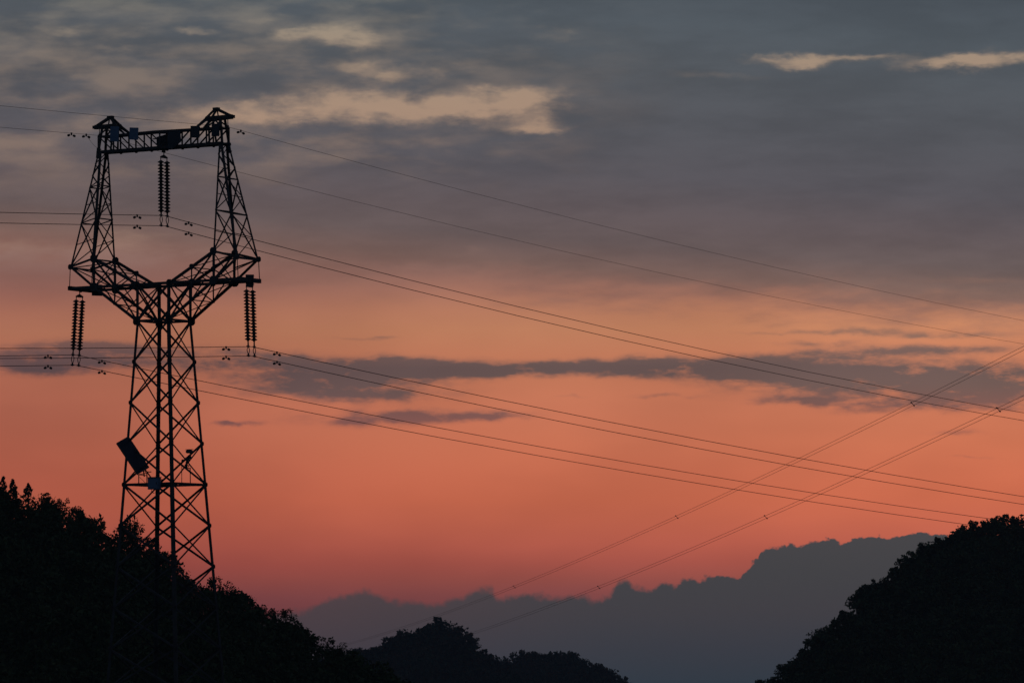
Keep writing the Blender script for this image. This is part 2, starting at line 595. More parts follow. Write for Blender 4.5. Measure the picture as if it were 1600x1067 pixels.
for sx_ in (-1, 1):
    m = MB()
    pts4 = {}
    for sy_ in (-1, 1):
        n = (0, sy_, 0)
        Wn = tv(sx_ * AW, sy_ * AW, ZW)
        Bn = tv(sx_ * AW, sy_ * BB, ZC)
        Cn = tv(sx_ * AI, sy_ * BB, ZC)
        RIn = tv(sx_ * AI, sy_ * BB, ZRI)
        ROn = tv(sx_ * AO, sy_ * BB, ZRO)
        tt = (XM - AW) / (AI - AW)
        Vm = lerp(Bn, RIn, tt)
        Cm = lerp(Bn, Cn, tt)
        Lm = lerp(Wn, Cn, tt)
        pts4[sy_] = (Wn, Bn, Cn, RIn, ROn, Vm, Cm, Lm)
        m.angle(Wn, Cn, n, .10, .009)
        m.angle(Bn, RIn, n, .10, .009)
        m.angle(Vm, Lm, n, .06, .006)
        m.angle(Cn, RIn, n, .08, .007)
        m.angle(Wn, Cm, n, .055, .006, .02)
        m.angle(Bn, Lm, n, .05, .006, .01)
        m.angle(Lm, lerp(Cm, Cn, .55), n, .04, .005, .01)
        m.angle(Vm, Cn, n, .05, .006, .01)
        m.angle(Cm, RIn, n, .06, .006, .02)
        m.angle(lerp(Bn, Vm, .5), Cm, n, .04, .005, .01)
        m.angle(Cn, ROn, n, .08, .008)
        m.angle(lerp(Wn, Cn, .25), lerp(Wn, Bn, .62), n, .035, .005)
        m.angle(RIn, ROn, n, .085, .008)
        m.angle(lerp(Cn, RIn, .5), ROn, n, .045, .005, .01)
        for P_ in (Vm, Cm):
            gus(m, P_, n, .12)
        gus(m, Cn, n, .19)
        gus(m, RIn, n, .17)
        gus(m, ROn, n, .12)
        gus(m, Lm, n, .07)
    a, b = pts4[-1], pts4[1]
    sxn = (sx_, 0, 0)
    for i, w in ((2, .08), (3, .08), (4, .08), (5, .05), (6, .06), (7, .05)):
        m.angle(a[i], b[i], (0, 0, 1), w, .007, .01)
    m.angle(a[0], b[7], (sx_ * .6, 0, -.8), .045, .005)
    m.angle(b[0], a[7], (sx_ * .6, 0, -.8), .045, .005, .02)
    m.angle(a[7], b[2], (sx_ * .6, 0, -.8), .045, .005)
    m.angle(b[7], a[2], (sx_ * .6, 0, -.8), .045, .005, .02)
    m.angle(a[1], b[5], (-sx_ * .5, 0, .8), .045, .005)
    m.angle(b[5], a[3], (-sx_ * .5, 0, .8), .045, .005)
    m.angle(b[1], a[5], (-sx_ * .5, 0, .8), .045, .005, .02)
    m.angle(a[5], b[3], (-sx_ * .5, 0, .8), .045, .005, .02)
    m.angle(a[3], b[4], (0, 0, 1), .05, .005, .02)
    m.angle(b[3], a[4], (0, 0, 1), .05, .005, .03)
    m.angle(a[2], b[3], sxn, .05, .005, .02)
    m.angle(b[2], a[3], sxn, .05, .005, .03)
    m.angle(a[2], b[4], sxn, .045, .005, .02)
    m.angle(b[2], a[4], sxn, .045, .005, .03)
    m.build('forked_arm', M_STEEL, tower)

m = MB()
for sy_ in (-1, 1):
    n = (0, sy_, 0)
    m.angle(tv(-AI, sy_ * BB, ZC), tv(AI, sy_ * BB, ZC), n, .10, .009, .012)
    m.angle(tv(-AW, sy_ * BB, ZC), tv(AW, sy_ * BB, ZC), n, .04, .006, .05)
m.angle(tv(-AW, -BB, ZC), tv(-AW, BB, ZC), (0, 0, 1), .07, .007)
m.angle(tv(AW, -BB, ZC), tv(AW, BB, ZC), (0, 0, 1), .07, .007)
m.angle(tv(-AW, -BB, ZC), tv(AW, BB, ZC), (0, 0, 1), .05, .006, .02)
for sx_ in (-1, 1):
    m.angle(tv(sx_ * AW, -BB, ZC), tv(sx_ * AI, BB, ZC), (0, 0, 1), .05, .006, .02)
m.build('crossbeam', M_STEEL, tower)

for sx_ in (-1, 1):
    m = MB()
    for sy_ in (-1, 1):
        n = (0, sy_, 0)
        m.angle(tv(sx_ * AI, sy_ * BB, ZC), tv(sx_ * AT, sy_ * BB, ZC), n, .11, .009)
        m.angle(tv(sx_ * AO, sy_ * BB, ZRO), tv(sx_ * AT, sy_ * BB, ZC), n, .035, .005)
    m.angle(tv(sx_ * AT, -BB - .10, ZC), tv(sx_ * AT, BB + .10, ZC), (sx_, 0, 0), .16, .012, -.02)
    m.angle(tv(sx_ * (AT - .22), -BB, ZC), tv(sx_ * (AT - .22), BB, ZC), (sx_, 0, 0), .10, .01)
    m.angle(tv(sx_ * AI, -BB, ZC), tv(sx_ * AT, BB, ZC), (0, 0, 1), .05, .006, .02)
    m.tube([tv(sx_ * AT, 0, ZC + .10), tv(sx_ * AT, 0, ZC - .12)], .07, 10)
    m.build('crossarm', M_STEEL, tower)

# the two window columns
for sx_ in (-1, 1):
    m = MB()

    def cn(i, sy_, t):
        """i = 0 inner, 1 outer; t = 0 at the ring, 1 under the beam"""
        lo = tv(sx_ * (AI, AO)[i], sy_ * BB, (ZRI, ZRO)[i])
        hi = tv(sx_ * (XT - .02, XT + .13)[i], sy_ * BT, ZB)
        return lerp(lo, hi, t)
    lev = [0, .38, .69, 1.0]
    for i in (0, 1):
        for sy_ in (-1, 1):
            p, q = cn(i, sy_, 0), cn(i, sy_, 1)
            w, t = .085, .009
            ix = Vector((sx_ * (1 if i == 0 else -1), 0, 0))
            iy = Vector((0, -sy_, 0))
            m.obox(p, q, ix, iy, 0, w, 0, t)
            m.obox(p, q, ix, iy, 0, t, t, w)
    fc4 = [((0, -1), (1, -1), (0, -1, 0)), ((0, 1), (1, 1), (0, 1, 0)), ((0, -1), (0, 1), (-sx_, 0, 0)), ((1, -1), (1, 1), (sx_, 0, 0))]
    for (a, b, n) in fc4:
        for k in range(3):
            t0, t1 = lev[k], lev[k + 1]
            if k > 0:
                m.angle(cn(*a, t0), cn(*b, t0), n, .045, .005, .01)
            sub = 2 if k == 0 else (2 if k == 1 else 3)
            for j in range(sub):
                s0, s1 = t0 + (t1 - t0) * j / sub, t0 + (t1 - t0) * (j + 1) / sub
                if (n[0] == 0) and sub == 2:
                    if j == 0:
                        m.angle(cn(*a, t0), cn(*b, t1), n, .045, .005)
                        m.angle(cn(*b, t0), cn(*a, t1), n, .045, .005, .014)
                        mid = lerp(lerp(cn(*a, t0), cn(*b, t1), .5), lerp(cn(*b, t0), cn(*a, t1), .5), .5)
                        m.angle(mid, cn(*a, (t0 + t1) / 2), n, .03, .004, .02)
                        m.angle(mid, cn(*b, (t0 + t1) / 2), n, .03, .004, .02)
                elif j % 2 == 0:
                    m.angle(cn(*a, s0), cn(*b, s1), n, .045, .005)
                else:
                    m.angle(cn(*b, s0), cn(*a, s1), n, .045, .005)
        m.angle(cn(*a, 1), cn(*b, 1), n, .06, .006, .01)
    m.build('window_column', M_STEEL, tower)

# top beam, with verticals and diagonals leaning to the middle
ZT = ZB + .70
m = MB()
NP = 8
XE = XT + .13
for sy_ in (-1, 1):
    n = (0, sy_, 0)
    y = sy_ * BT
    m.angle(tv(-XE, y, ZB), tv(XE, y, ZB), n, .11, .01)
    m.angle(tv(-XE, y, ZT - .03), tv(-.3, y, ZT + .02), n, .07, .008)
    m.angle(tv(XE, y, ZT - .03), tv(-.3, y, ZT + .02), n, .07, .008)
    for k in range(NP + 1):
        x = -XE + 2 * XE * k / NP
        m.angle(tv(x, y, ZB), tv(x, y, ZT), n, .05, .006, .012)
        if k < NP:
            x2 = -XE + 2 * XE * (k + 1) / NP
            if x + x2 < 0:
                m.angle(tv(x, y, ZT), tv(x2, y, ZB), n, .05, .006, .02)
            else:
                m.angle(tv(x, y, ZB), tv(x2, y, ZT), n, .05, .006, .02)
        gus(m, tv(x, y, ZB - .02), n, .08)
for k in range(NP + 1):
    x = -XE + 2 * XE * k / NP
    for z in (ZB, ZT):
        m.angle(tv(x, -BT, z), tv(x, BT, z), (0, 0, 1), .045, .005, .01)
        if k < NP:
            x2 = -XE + 2 * XE * (k + 1) / NP
            sg = 1 if k % 2 else -1
            m.angle(tv(x, -BT * sg, z), tv(x2, BT * sg, z), (0, 0, 1), .04, .005, .02)
m.angle(tv(0, -BT - .05, ZB - .03), tv(0, BT + .05, ZB - .03), (0, 0, -1), .16, .02)
m.box(tv(.02, 0, ZB - .12), .10, .16, .16)
m.build('top_beam', M_STEEL, tower)

# ground-wire peaks
ZH, ZA, XA, XH = 24.83, 25.22, 2.80, 3.64
for sx_ in (-1, 1):
    m = MB()
    HY = .20
    for sy_ in (-1, 1):
        n = (0, sy_, 0)
        yb, yh = sy_ * BT, sy_ * HY
        tip = tv(sx_ * XH, sy_ * .05, ZH)
        inn = tv(sx_ * 2.36, yh, ZH - .03)
        ap = tv(sx_ * XA, sy_ * .07, ZA)
        m.angle(inn, tip, n, .17, .014)
        m.angle(ap, tip, n, .10, .010)
        m.angle(ap, inn, n, .10, .010)
        m.angle(inn, tv(sx_ * 1.85, yb, ZT), n, .08, .008)
        m.angle(ap, tv(sx_ * 2.78, yh, ZH), n, .06, .007)
        m.angle(tv(sx_ * XE, yb, ZB), tv(sx_ * 3.12, yh, ZH), n, .08, .008)
        m.angle(tv(sx_ * 2.62, yb, ZB), tv(sx_ * 2.5, yh, ZH), n, .06, .007)
        m.angle(tv(sx_ * XE, yb, ZT), tv(sx_ * 2.7, yh, ZH), n, .05, .006, .01)
        m.angle(tv(sx_ * 2.4, yb, ZT), tv(sx_ * 3.1, yh, ZH), n, .05, .006, .02)
        m.angle(tv(sx_ * 1.85, yb, ZT), tv(sx_ * 2.55, yh, ZH), n, .05, .006, .02)
    for x, z, y in ((2.36, ZH - .03, HY), (2.8, ZH, .17), (3.12, ZH, .13), (3.4, ZH, .08)):
        m.angle(tv(sx_ * x, -y, z), tv(sx_ * x, y, z), (0, 0, 1), .05, .006, .01)
    m.box(tv(sx_ * (XH - .04), 0, ZH), .26, .14, .13)
    m.box(tv(sx_ * XA, 0, ZA + .01), .26, .2, .09)
    m.build('ground_wire_peak', M_STEEL, tower)

# plates bolted to the tower (local x, local y, z of centre, width, height)


def inv_tower(px, py, Y=None, X=None):
    """tower-frame point seen at a photo pixel, on the plane local y = Y or x = X"""
    d = TROT.to_3x3().inverted() @ ray(px, py)
    o = TROT.to_3x3().inverted() @ (-TB)
    s = (Y - o.y) / d.y if Y is not None else (X - o.x) / d.x
    return o + d * s


def plate_px(name, quad, Y, mt, label, t=.02):
    m = MB()
    m.plate([inv_tower(px, py, Y=Y) + OFF for px, py in quad], (0, 1, 0), t)
    c = [inv_tower(px, py, Y=Y) + OFF for px, py in quad]
    a = (c[0] + c[1]) / 2
    b = (c[-1] + c[-2]) / 2
    m.box(a + Vector((0, .045, -.08)), (c[0] - c[1]).length * .9, .05, .04)
    m.box(b + Vector((0, .045, .08)), (c[0] - c[1]).length * .9, .05, .04)
    o = m.build(name, mt, tower)
    o['label'] = label
    return o


YN = -BT - .09
plate_px('sign_plate', [(172.5, 197.5), (185.5, 198), (185.3, 221.8), (171.8, 221)], YN, M_PLATE_BLUE, 'blue rectangular plate on the left peak')
plate_px('sign_plate', [(202.6, 199.6), (216, 199.8), (215.8, 218.8), (202.2, 218.4)], YN, M_PLATE_BLUE, 'smaller blue plate left on the top beam')
plate_px('sign_plate', [(297.8, 197), (312, 197), (311.5, 215.8), (298.6, 215.4)], YN, M_PLATE_DARK, 'dark plate right on the top beam')
plate_px('sign_plate', [(331, 193.4), (343.2, 194), (342.6, 213.4), (330.4, 213)], YN, M_PLATE_DARK, 'dark plate below the right peak')
plate_px('sign_plate', [(143.5, 444), (159.8, 445), (159.8, 462.5), (143.5, 462)], -BB - .03 + 1.7, M_PLATE_DARK, 'dark square plate on the left crossarm')
plate_px('sign_plate', [(383.8, 429), (396.5, 429), (396, 447.5), (384.4, 447.2)], .2, M_PLATE_DARK, 'dark square plate over the right insulator')
plate_px('marker_board', [(151.5, 231), (157.2, 231.6), (154.6, 248.6), (150, 247)], -.1, M_PLATE_DARK, 'narrow board on the left column')
plate_px('marker_board', [(354.8, 221.5), (358.5, 221), (361.8, 239), (357.2, 240)], .1, M_PLATE_DARK, 'narrow board on the right column')
plate_px('bird_guard', [(262, 208), (273.6, 203.8), (281.4, 205), (283, 221.5), (269.7, 232.5), (262, 233)], YN, M_PLATE_DARK, 'big dark sheet at the middle of the top beam')
plate_px('bird_guard', [(255.6, 211.4), (270, 206), (272, 233), (252.5, 233), (244.7, 225), (244.7, 214.5)], -YN, M_PLATE_DARK, 'big dark sheet behind the middle of the top beam')


# ------------------------------------------------------------------ insulator strings
def wpt(x, y, z):
    return TM @ Vector((x, y, z))


disc_m = MB()
disc_m.lathe([(.045, -.075), (.055, -.07), (.06, -.035), (.085, -.03), (.140, -.012), (.145, .004), (.135, .018), (.075, .05), (.06, .075)], 14)


def insulator(top, bottom, zt_disc, zb_disc, zu, zl, label, NDISC=16):
    """top / bottom: (x, z) in the tower frame at y = 0"""
    X0, Z0 = top
    X1, Z1 = bottom
    root = empty('insulator_string', wpt(X0, 0, Z0), -TH)
    tag(root, label, 'insulator', 'twin insulator strings hanging from the pylon')

    def L(z, y):
        t = (Z0 - z) / (Z0 - Z1)
        return Vector(((X1 - X0) * t, y, z - Z0))
    hy = .235
    m = MB()
    zy = zt_disc + .16
    m.tube([L(Z0 + .02, 0), L(zy, 0)], .022, 6)
    m.plate([L(zy + .10, -.05), L(zy + .10, .05), L(zy + .02, hy + .04), L(zy - .04, hy + .03), L(zy - .04, -hy - .03), L(zy + .02, -hy - .04)], (1, 0, 0), .03)
    m.build('yoke_plate', M_STEEL, root)
    for sy_ in (-1, 1):
        y = sy_ * hy
        m = MB()
        m.tube([L(zy, y), L(zt_disc - .03, y)], .02, 6)
        m.tube([L(zt_disc, y), L(zb_disc, y)], .016, 6)
        m.tube([L(zb_disc, y), L(zu + .03, y)], .03, 6)
        st = m.build('disc_string', M_STEEL, root)
        me = None
        for k in range(NDISC):
            z = zt_disc - (zt_disc - zb_disc) * (k + .5) / NDISC
            if insulator.disc is None:
                d = disc_m.build('insulator_disc', M_PORCELAIN, None, True)
                insulator.disc = d
            else:
                d = insulator.disc.copy()
                C.objects.link(d)
            d.parent = st
            d.location = L(z, y)
        # arcing loop between the upper and the lower wire clamp
        m = MB()
        for s2 in (-1, 1):
            pts_ = []
            for i in range(9):
                f_ = i / 8
                z = zu - .02 + (zl + .10 - zu) * f_
                pts_.append(L(z, y + s2 * (.02 + .075 * math.sin(math.pi * min(1, f_ * 1.05)))))
            m.tube(pts_, .018, 5)
        m.build('link', M_STEEL, root)
        for z in (zu, zl):
            m = MB()
            m.tube([L(z + .015, y - .12), L(z - .015, y - .05), L(z - .02, y), L(z - .015, y + .05), L(z + .015, y + .12)],
                   [.018, .032, .038, .032, .018], 8)
            m.box(L(z + .05, y), .05, .06, .09)
            m.build('suspension_clamp', M_ALU, root)
    return root


insulator.disc = None
insulator((-4.49, 17.60), (-4.733, 14.404), 17.25, 15.06, 14.855, 14.404, 'insulator pair hanging from the left crossarm of the pylon')
insulator((.03, 23.56), (.037, 20.288), 23.12, 20.86, 20.735, 20.288, 'insulator pair hanging inside the pylon window from the top beam')
insulator((4.47, 17.60), (4.562, 14.433), 17.27, 15.07, 14.833, 14.433, 'insulator pair hanging from the right crossarm of the pylon')

# ------------------------------------------------------------------ wires of this line
WIRES = {}


def line_wire(key, X0, Z0, sr, cr, sl, cl, r, label, cat, group, name):
    def z(t):
        return Z0 + (sr * t + cr * t * t if t >= 0 else sl * t + cl * t * t)
    ts = [-250 + 10 * i for i in range(24)] + [-12, -6, -2, -.5, -.2, 0, .2, .5, 2, 6, 12] + [20 + 10 * i for i in range(32)]
    # a short smooth saddle in the clamp
    P = [wpt(X0, t, z(t) - (.004 if abs(t) < .3 else 0)) for t in ts]
    o0 = P[len([t for t in ts if t < 0])]
    m = MB()
    m.tube([p - o0 for p in P], r, 6)
    o = m.build(name, M_WIRE, None, True, o0)
    tag(o, label, cat, group)
    WIRES[key] = (X0, z)
    return o


cond = [
    ('Lu', -4.732, 14.855, -.0735, .000208, .0600, .00022, 'upper wire held by the left insulator pair of the pylon'),
    ('Ll', -4.733, 14.404, -.0735, .000198, .0580, .00022, 'lower wire held by the left insulator pair of the pylon'),
    ('Cu', .038, 20.735, -.0822, .000282, .0655, .00022, 'upper wire held by the insulator pair inside the pylon window'),
    ('Cl', .037, 20.288, -.0820, .000279, .0652, .00022, 'lower wire held by the insulator pair inside the pylon window'),
    ('Ru', 4.563, 14.833, -.0715, .000198, .0603, .00022, 'upper wire held by the right insulator pair of the pylon'),
    ('Rl', 4.562, 14.433, -.0738, .000222, .0605, .00022, 'lower wire held by the right insulator pair of the pylon')]
for k, X0, Z0, sr, cr, sl, cl, lab in cond:
    line_wire(k, X0, Z0, sr, cr, sl, cl, .0150, lab, 'power line', 'conductors of the pylon line', 'conductor_wire')
line_wire('GL', -3.40, 24.45, -.0690, .000259, .0403, .00022, .0075, 'thin ground wire running over the left peak of the pylon', 'ground wire', 'ground wires of the pylon line', 'ground_wire')
line_wire('GR', 3.40, 24.40, -.0684, .000249, .0403, .00022, .0075, 'thin ground wire running over the right peak of the pylon', 'ground wire', 'ground wires of the pylon line', 'ground_wire')

# ground-wire clamps under the peak tips
for sx_, zc_, side in ((-1, 24.45, 'left'), (1, 24.40, 'right')):
    root = empty('suspension_clamp', wpt(sx_ * 3.40, 0, zc_), -TH)
    tag(root, 'small clamp and link under the %s peak of the pylon' % side, 'wire clamp')
    m = MB()
    m.tube([(0, 0, .05), (0, 0, .40)], .018, 6)
    m.build('link', M_STEEL, root)
    m = MB()
    m.tube([(0, -.13, .0), (0, -.06, -.03), (0, 0, -.035), (0, .06, -.03), (0, .13, 0)], [.015, .03, .035, .03, .015], 8)
    m.box((0, 0, .03), .06, .08, .08)
    m.build('clamp_body', M_ALU, root)

# vibration dampers


def make_damper():
    root = empty('vibration_damper')
    m = MB()
    m.tube([(0, -.21, -.105), (0, -.12, -.085), (0, 0, -.08), (0, .12, -.085), (0, .21, -.105)], .006, 5)
    m.build('messenger_cable', M_STEEL, root)
    m = MB()
    m.box((0, 0, -.03), .04, .06, .12)
    m.tube([(0, -.035, 0), (0, .035, 0)], .034, 8)
    m.build('clamp', M_ALU, root)
    for s_ in (-1, 1):
        m = MB()
        m.tube([(0, s_ * .14, -.09), (0, s_ * .16, -.093), (0, s_ * .25, -.115), (0, s_ * .27, -.12)], [.03, .052, .052, .03], 10)
        m.build('weight', M_STEEL, root, True)
    return root


damper0 = None


def copy_tree(o, parent=None):
    c = o.copy()
    C.objects.link(c)
    c.parent = parent
    for ch in o.children:
        copy_tree(ch, c)
    return c


NAMES = {'L': 'left insulator pair', 'C': 'central insulator pair', 'R': 'right insulator pair'}
dspots = []
for ph, tr_, tl_ in (('L', 2.0, -2.05), ('C', 1.87, -2.05), ('R', 1.98, -1.95)):
    for lv, word in (('u', 'upper'), ('l', 'lower')):
        dspots.append((ph + lv, tr_, 'vibration damper on the %s wire just right of the %s' % (word, NAMES[ph])))
        dspots.append((ph + lv, tl_, 'vibration damper on the %s wire just left of the %s' % (word, NAMES[ph])))
dspots += [('GL', -1.0, 'damper on the ground wire nearest the left peak'), ('GL', -2.1, 'damper on the ground wire farther out from the left peak'),
           ('GR', 1.0, 'damper on the ground wire beside the right peak')]
for key, t, lab in dspots:
    X0, zf = WIRES[key]
    p = wpt(X0, t, zf(t))
    q = wpt(X0, t + .1, zf(t + .1))
    d = (q - p).normalized()
    if damper0 is None:
        damper0 = make_damper()
        o = damper0
    else:
        o = copy_tree(damper0)
    u = Vector((0, 0, 1)).cross(d).normalized()
    o.matrix_world = Matrix.Translation(p) @ Matrix((( -u.x, d.x, 0, 0), (-u.y, d.y, 0, 0), (0, d.z, 1, 0), (0, 0, 0, 1)))
    o.rotation_mode = 'XYZ'
    tag(o, lab, 'vibration damper', 'vibration dampers on the wires beside the pylon')

# earthing lead from the left ground wire down to the column
X0, zf = WIRES['GL']
P = [wpt(X0 + (.25) * i / 8, -1.0 + .75 * i / 8, zf(-1.0) - .62 * (i / 8) - .12 * math.sin(math.pi * i / 8)) for i in range(9)]
m = MB()
m.tube([p - P[0] for p in P], .006, 5)
tag(m.build('earthing_lead', M_WIRE, None, True, P[0]), 'thin slack lead from the left ground wire down to the column', 'cable')

# ------------------------------------------------------------------ things mounted at the work level
ZD = 9.025
AD = body_a(ZD)


def local(px, py, Y=None, X=None):
    return inv_tower(px, py, Y, X)


# solar panel: frame of reference in world axes, px scale at the tower is about 36 px per metre
root = empty('solar_panel', TM @ Vector((-1.0, -AD + .06, ZD + .02)), -TH)
tag(root, 'tilted dark solar panel on a short post, left side of the pylon', 'solar panel')
inv = (Matrix.Translation(TM @ Vector((-1.0, -AD + .06, ZD + .02))) @ TROT).inverted()
Yp = 224.2
P0 = at(200.6, 682.0, Yp + .35)
P1 = at(182.6, 692.4, Yp - .40)
P2 = at(214.6, 740.4, Yp - .50)
P3 = P0 + (P2 - P1)
Q = [inv @ p for p in (P0, P1, P2, P3)]
nn = (Q[1] - Q[0]).cross(Q[3] - Q[0]).normalized()
m = MB()
m.plate(Q, nn, .02)
m.build('cell_sheet', M_PANEL, root)
m = MB()
for i in range(4):
    a, b = Q[i], Q[(i + 1) % 4]
    d = (b - a).normalized()
    s_ = d.cross(nn)
    m.obox(a, b, s_, nn, -.02, .02, -.035, .013)
m.build('frame', M_ALU, root)
m = MB()
mid = (Q[0] + Q[1] + Q[2] + Q[3]) / 4
low = (Q[2] + Q[3]) / 2
for a in (.25, .75):
    m.tube([Q[0].lerp(Q[1], a).lerp(Q[3].lerp(Q[2], a), .15) - nn * .03, Q[3].lerp(Q[2], a) - nn * .03], .02, 5)
for (px, py0) in ((216.8, 741), (229.5, 739)):
    top = inv @ at(px, py0, Yp)
    bot = inv @ (TM @ Vector(tuple(local(px, 757, Y=-AD + .05))))
    m.tube([bot, top], .022, 6)
m.tube([inv @ at(216.8, 741, Yp), inv @ at(229.5, 739, Yp)], .018, 5)
m.tube([inv @ at(214, 741, Yp), inv @ at(231, 743, Yp), inv @ at(226, 735, Yp)], .02, 5)
m.tube([inv @ at(229.5, 737, Yp), inv @ at(236.5, 737, Yp)], .022, 5)
m.tube([inv @ at(218, 745, Yp), inv @ at(229, 756, Yp)], .01, 5)
m.tube([inv @ at(224.2, 735, Yp), inv @ at(225.5, 744.5, Yp)], .03, 6)
m.build('bracket', M_STEEL, root)

# equipment box
c = local(241.2, 755.2, Y=-AD - .08)
root = empty('equipment_box', TM @ (c + Vector((0, 0, -.26))), -TH)
tag(root, 'square blue equipment box on the pylon below the solar panel', 'equipment box')
m = MB()
m.box((0, 0, .26), .56, .20, .50)
m.build('cabinet', M_PLATE_BLUE, root)
m = MB()
m.box((0, -.01, .525), .60, .26, .03)
m.build('lid', M_PLATE_DARK, root)
m = MB()
m.box((.02, -.108, .25), .46, .016, .42)
h = m.build('door', M_PLATE_BLUE, root)
m = MB()
m.box((.19, -.125, .26), .02, .02, .10)
m.build('handle', M_STEEL, h)
m = MB()
m.box((0, .12, .10), .7, .03, .05)
m.box((0, .12, .42), .7, .03, .05)
m.tube([(-.15, 0, .01), (-.17, .02, -.10), (-.05, .08, -.16)], .014, 5)
m.build('bracket', M_STEEL, root)

# surveillance camera on its stand
Yc = -AD + .05
base = local(297.4, 756, Y=Yc)
root = empty('surveillance_camera', TM @ base, -TH)
tag(root, 'small camera on a bent arm and two posts, right side of the pylon', 'camera')


def cl(px, py, dyl=0.0):
    return local(px, py, Y=Yc) - base + Vector((0, dyl, 0))


m = MB()
m.tube([cl(297.4, 756), cl(297.2, 730)], .02, 6)
m.tube([cl(284, 756), cl(284, 721)], .014, 6)
m.tube([cl(284, 727), cl(291, 730), cl(297.4, 732)], .022, 6)
m.build('stand', M_STEEL, root)
m = MB()
m.tube([cl(291, 731), cl(291.8, 722), cl(297.5, 713.5), cl(298, 709)], [.045, .055, .06, .04], 8)
m.tube([cl(292, 732), cl(295.5, 727.5), cl(289, 726)], .03, 6)
m.box(cl(293, 717), .16, .12, .14)
m.build('bent_arm', M_STEEL, root)
m = MB()
a, b = cl(291.0, 705.4), cl(300.6, 705.4)
d = (b - a).normalized()
m.tube([a, a.lerp(b, .12), a.lerp(b, .75), b], [.05, .075, .085, .06], 10)
m.box((a + b) / 2 + Vector((0, 0, .09)), (b - a).length * 1.05, .16, .02)
m.build('housing', M_ALU, root)
m = MB()
m.tube([cl(284, 721), cl(285.6, 719.4)], [.03, .06], 8)
m.tube([cl(285.6, 721.5), cl(285.6, 717.5)], .055, 8)
m.build('sensor', M_STEEL, root)

# ------------------------------------------------------------------ the other line, far behind
FL = [
    ('upper left', [(560, 1001), (660, 967), (800, 916), (1055, 808.5), (1240, 722), (1426, 634), (1600, 541), ],
     [(800, 916), (1055, 808.5), (1426, 634)]),
    ('lower right', [(640, 1019), (740, 985), (932, 917), (1194, 810), (1400, 715), (1560, 641), (1600, 618)],
     [(932, 917), (1194, 810), (1560, 641)])]


def far_depth(px):
    """depth at which the far line crosses azimuth px: straight plan between two support points"""
    X0, Y0, X1, Y1 = far_depth.seg
    k = (px - 800) / F_PX
    # X = k*Y on line (X0,Y0)-(X1,Y1)
    t = (k * Y0 - X0) / ((X1 - X0) - k * (Y1 - Y0))
    return Y0 + (Y1 - Y0) * t, t


spacer0 = None
for bi, (nm, pxs, sps) in enumerate(FL):
    ya, yb = (1500.0, 660.0) if bi == 0 else (1470.0, 640.0)
    far_depth.seg = ((560 - 800) / F_PX * ya + 0, ya, (1600 - 800) / F_PX * yb, yb)
    T, Z = [], []
    for px, py in pxs:
        Yd, t = far_depth(px)
        T.append(t)
        Z.append(at(px, py, Yd).z)
    co = np.polyfit(T, Z, 2)
    X0, Y0, X1, Y1 = far_depth.seg

    def fp(t):
        return Vector((X0 + (X1 - X0) * t, Y0 + (Y1 - Y0) * t, float(np.polyval(co, t))))
    dirv = Vector((X1 - X0, Y1 - Y0, 0)).normalized()
    perp = Vector((dirv.y, -dirv.x, 0))
    if perp.x < 0:
        perp = -perp
    for w in (-1, 1):
        off = perp * (w * .16) + Vector((0, 0, -w * .17))
        P = [fp(-.25 + 1.6 * i / 60) + off for i in range(61)]
        o0 = P[0]
        m = MB()
        m.tube([p - o0 for p in P], .026, 5)
        tag(m.build('conductor_wire', M_WIRE, None, True, o0),
            '%s wire of the %s pair in the distant line rising to the right edge' % ('higher' if w < 0 else 'lower', 'upper' if bi == 0 else 'lower'),
            'power line', 'conductors of the distant line')
    for si, (px, py) in enumerate(sps):
        Yd, t = far_depth(px)
        c = fp(t)
        if spacer0 is None:
            root = empty('line_spacer')
            root.scale = (1.25, 1.25, 1.25)
            m = MB()
            m.tube([(-.17, 0, .18), (-.05, 0, .05), (.05, 0, -.05), (.17, 0, -.18)], [.05, .035, .035, .05], 6)
            m.build('spacer_bar', M_STEEL, root)
            for w in (-1, 1):
                m = MB()
                m.tube([(w * .17, -.20, -w * .18), (w * .17, 0, -w * .18), (w * .17, .20, -w * .18)], [.05, .09, .05], 8)
                m.build('clamp', M_ALU, root)
            spacer0 = root
            o = root
        else:
            o = copy_tree(spacer0)
        o.location = c
        o.rotation_euler = (0, 0, math.atan2(perp.y, perp.x))
        where = ['lowest spacer, near the cloud bank', 'middle spacer', 'highest spacer, nearest the right edge'][si]
        tag(o, '%s on the %s pair of the distant line' % (where, 'upper' if bi == 0 else 'lower'), 'line spacer', 'spacers on the distant line')

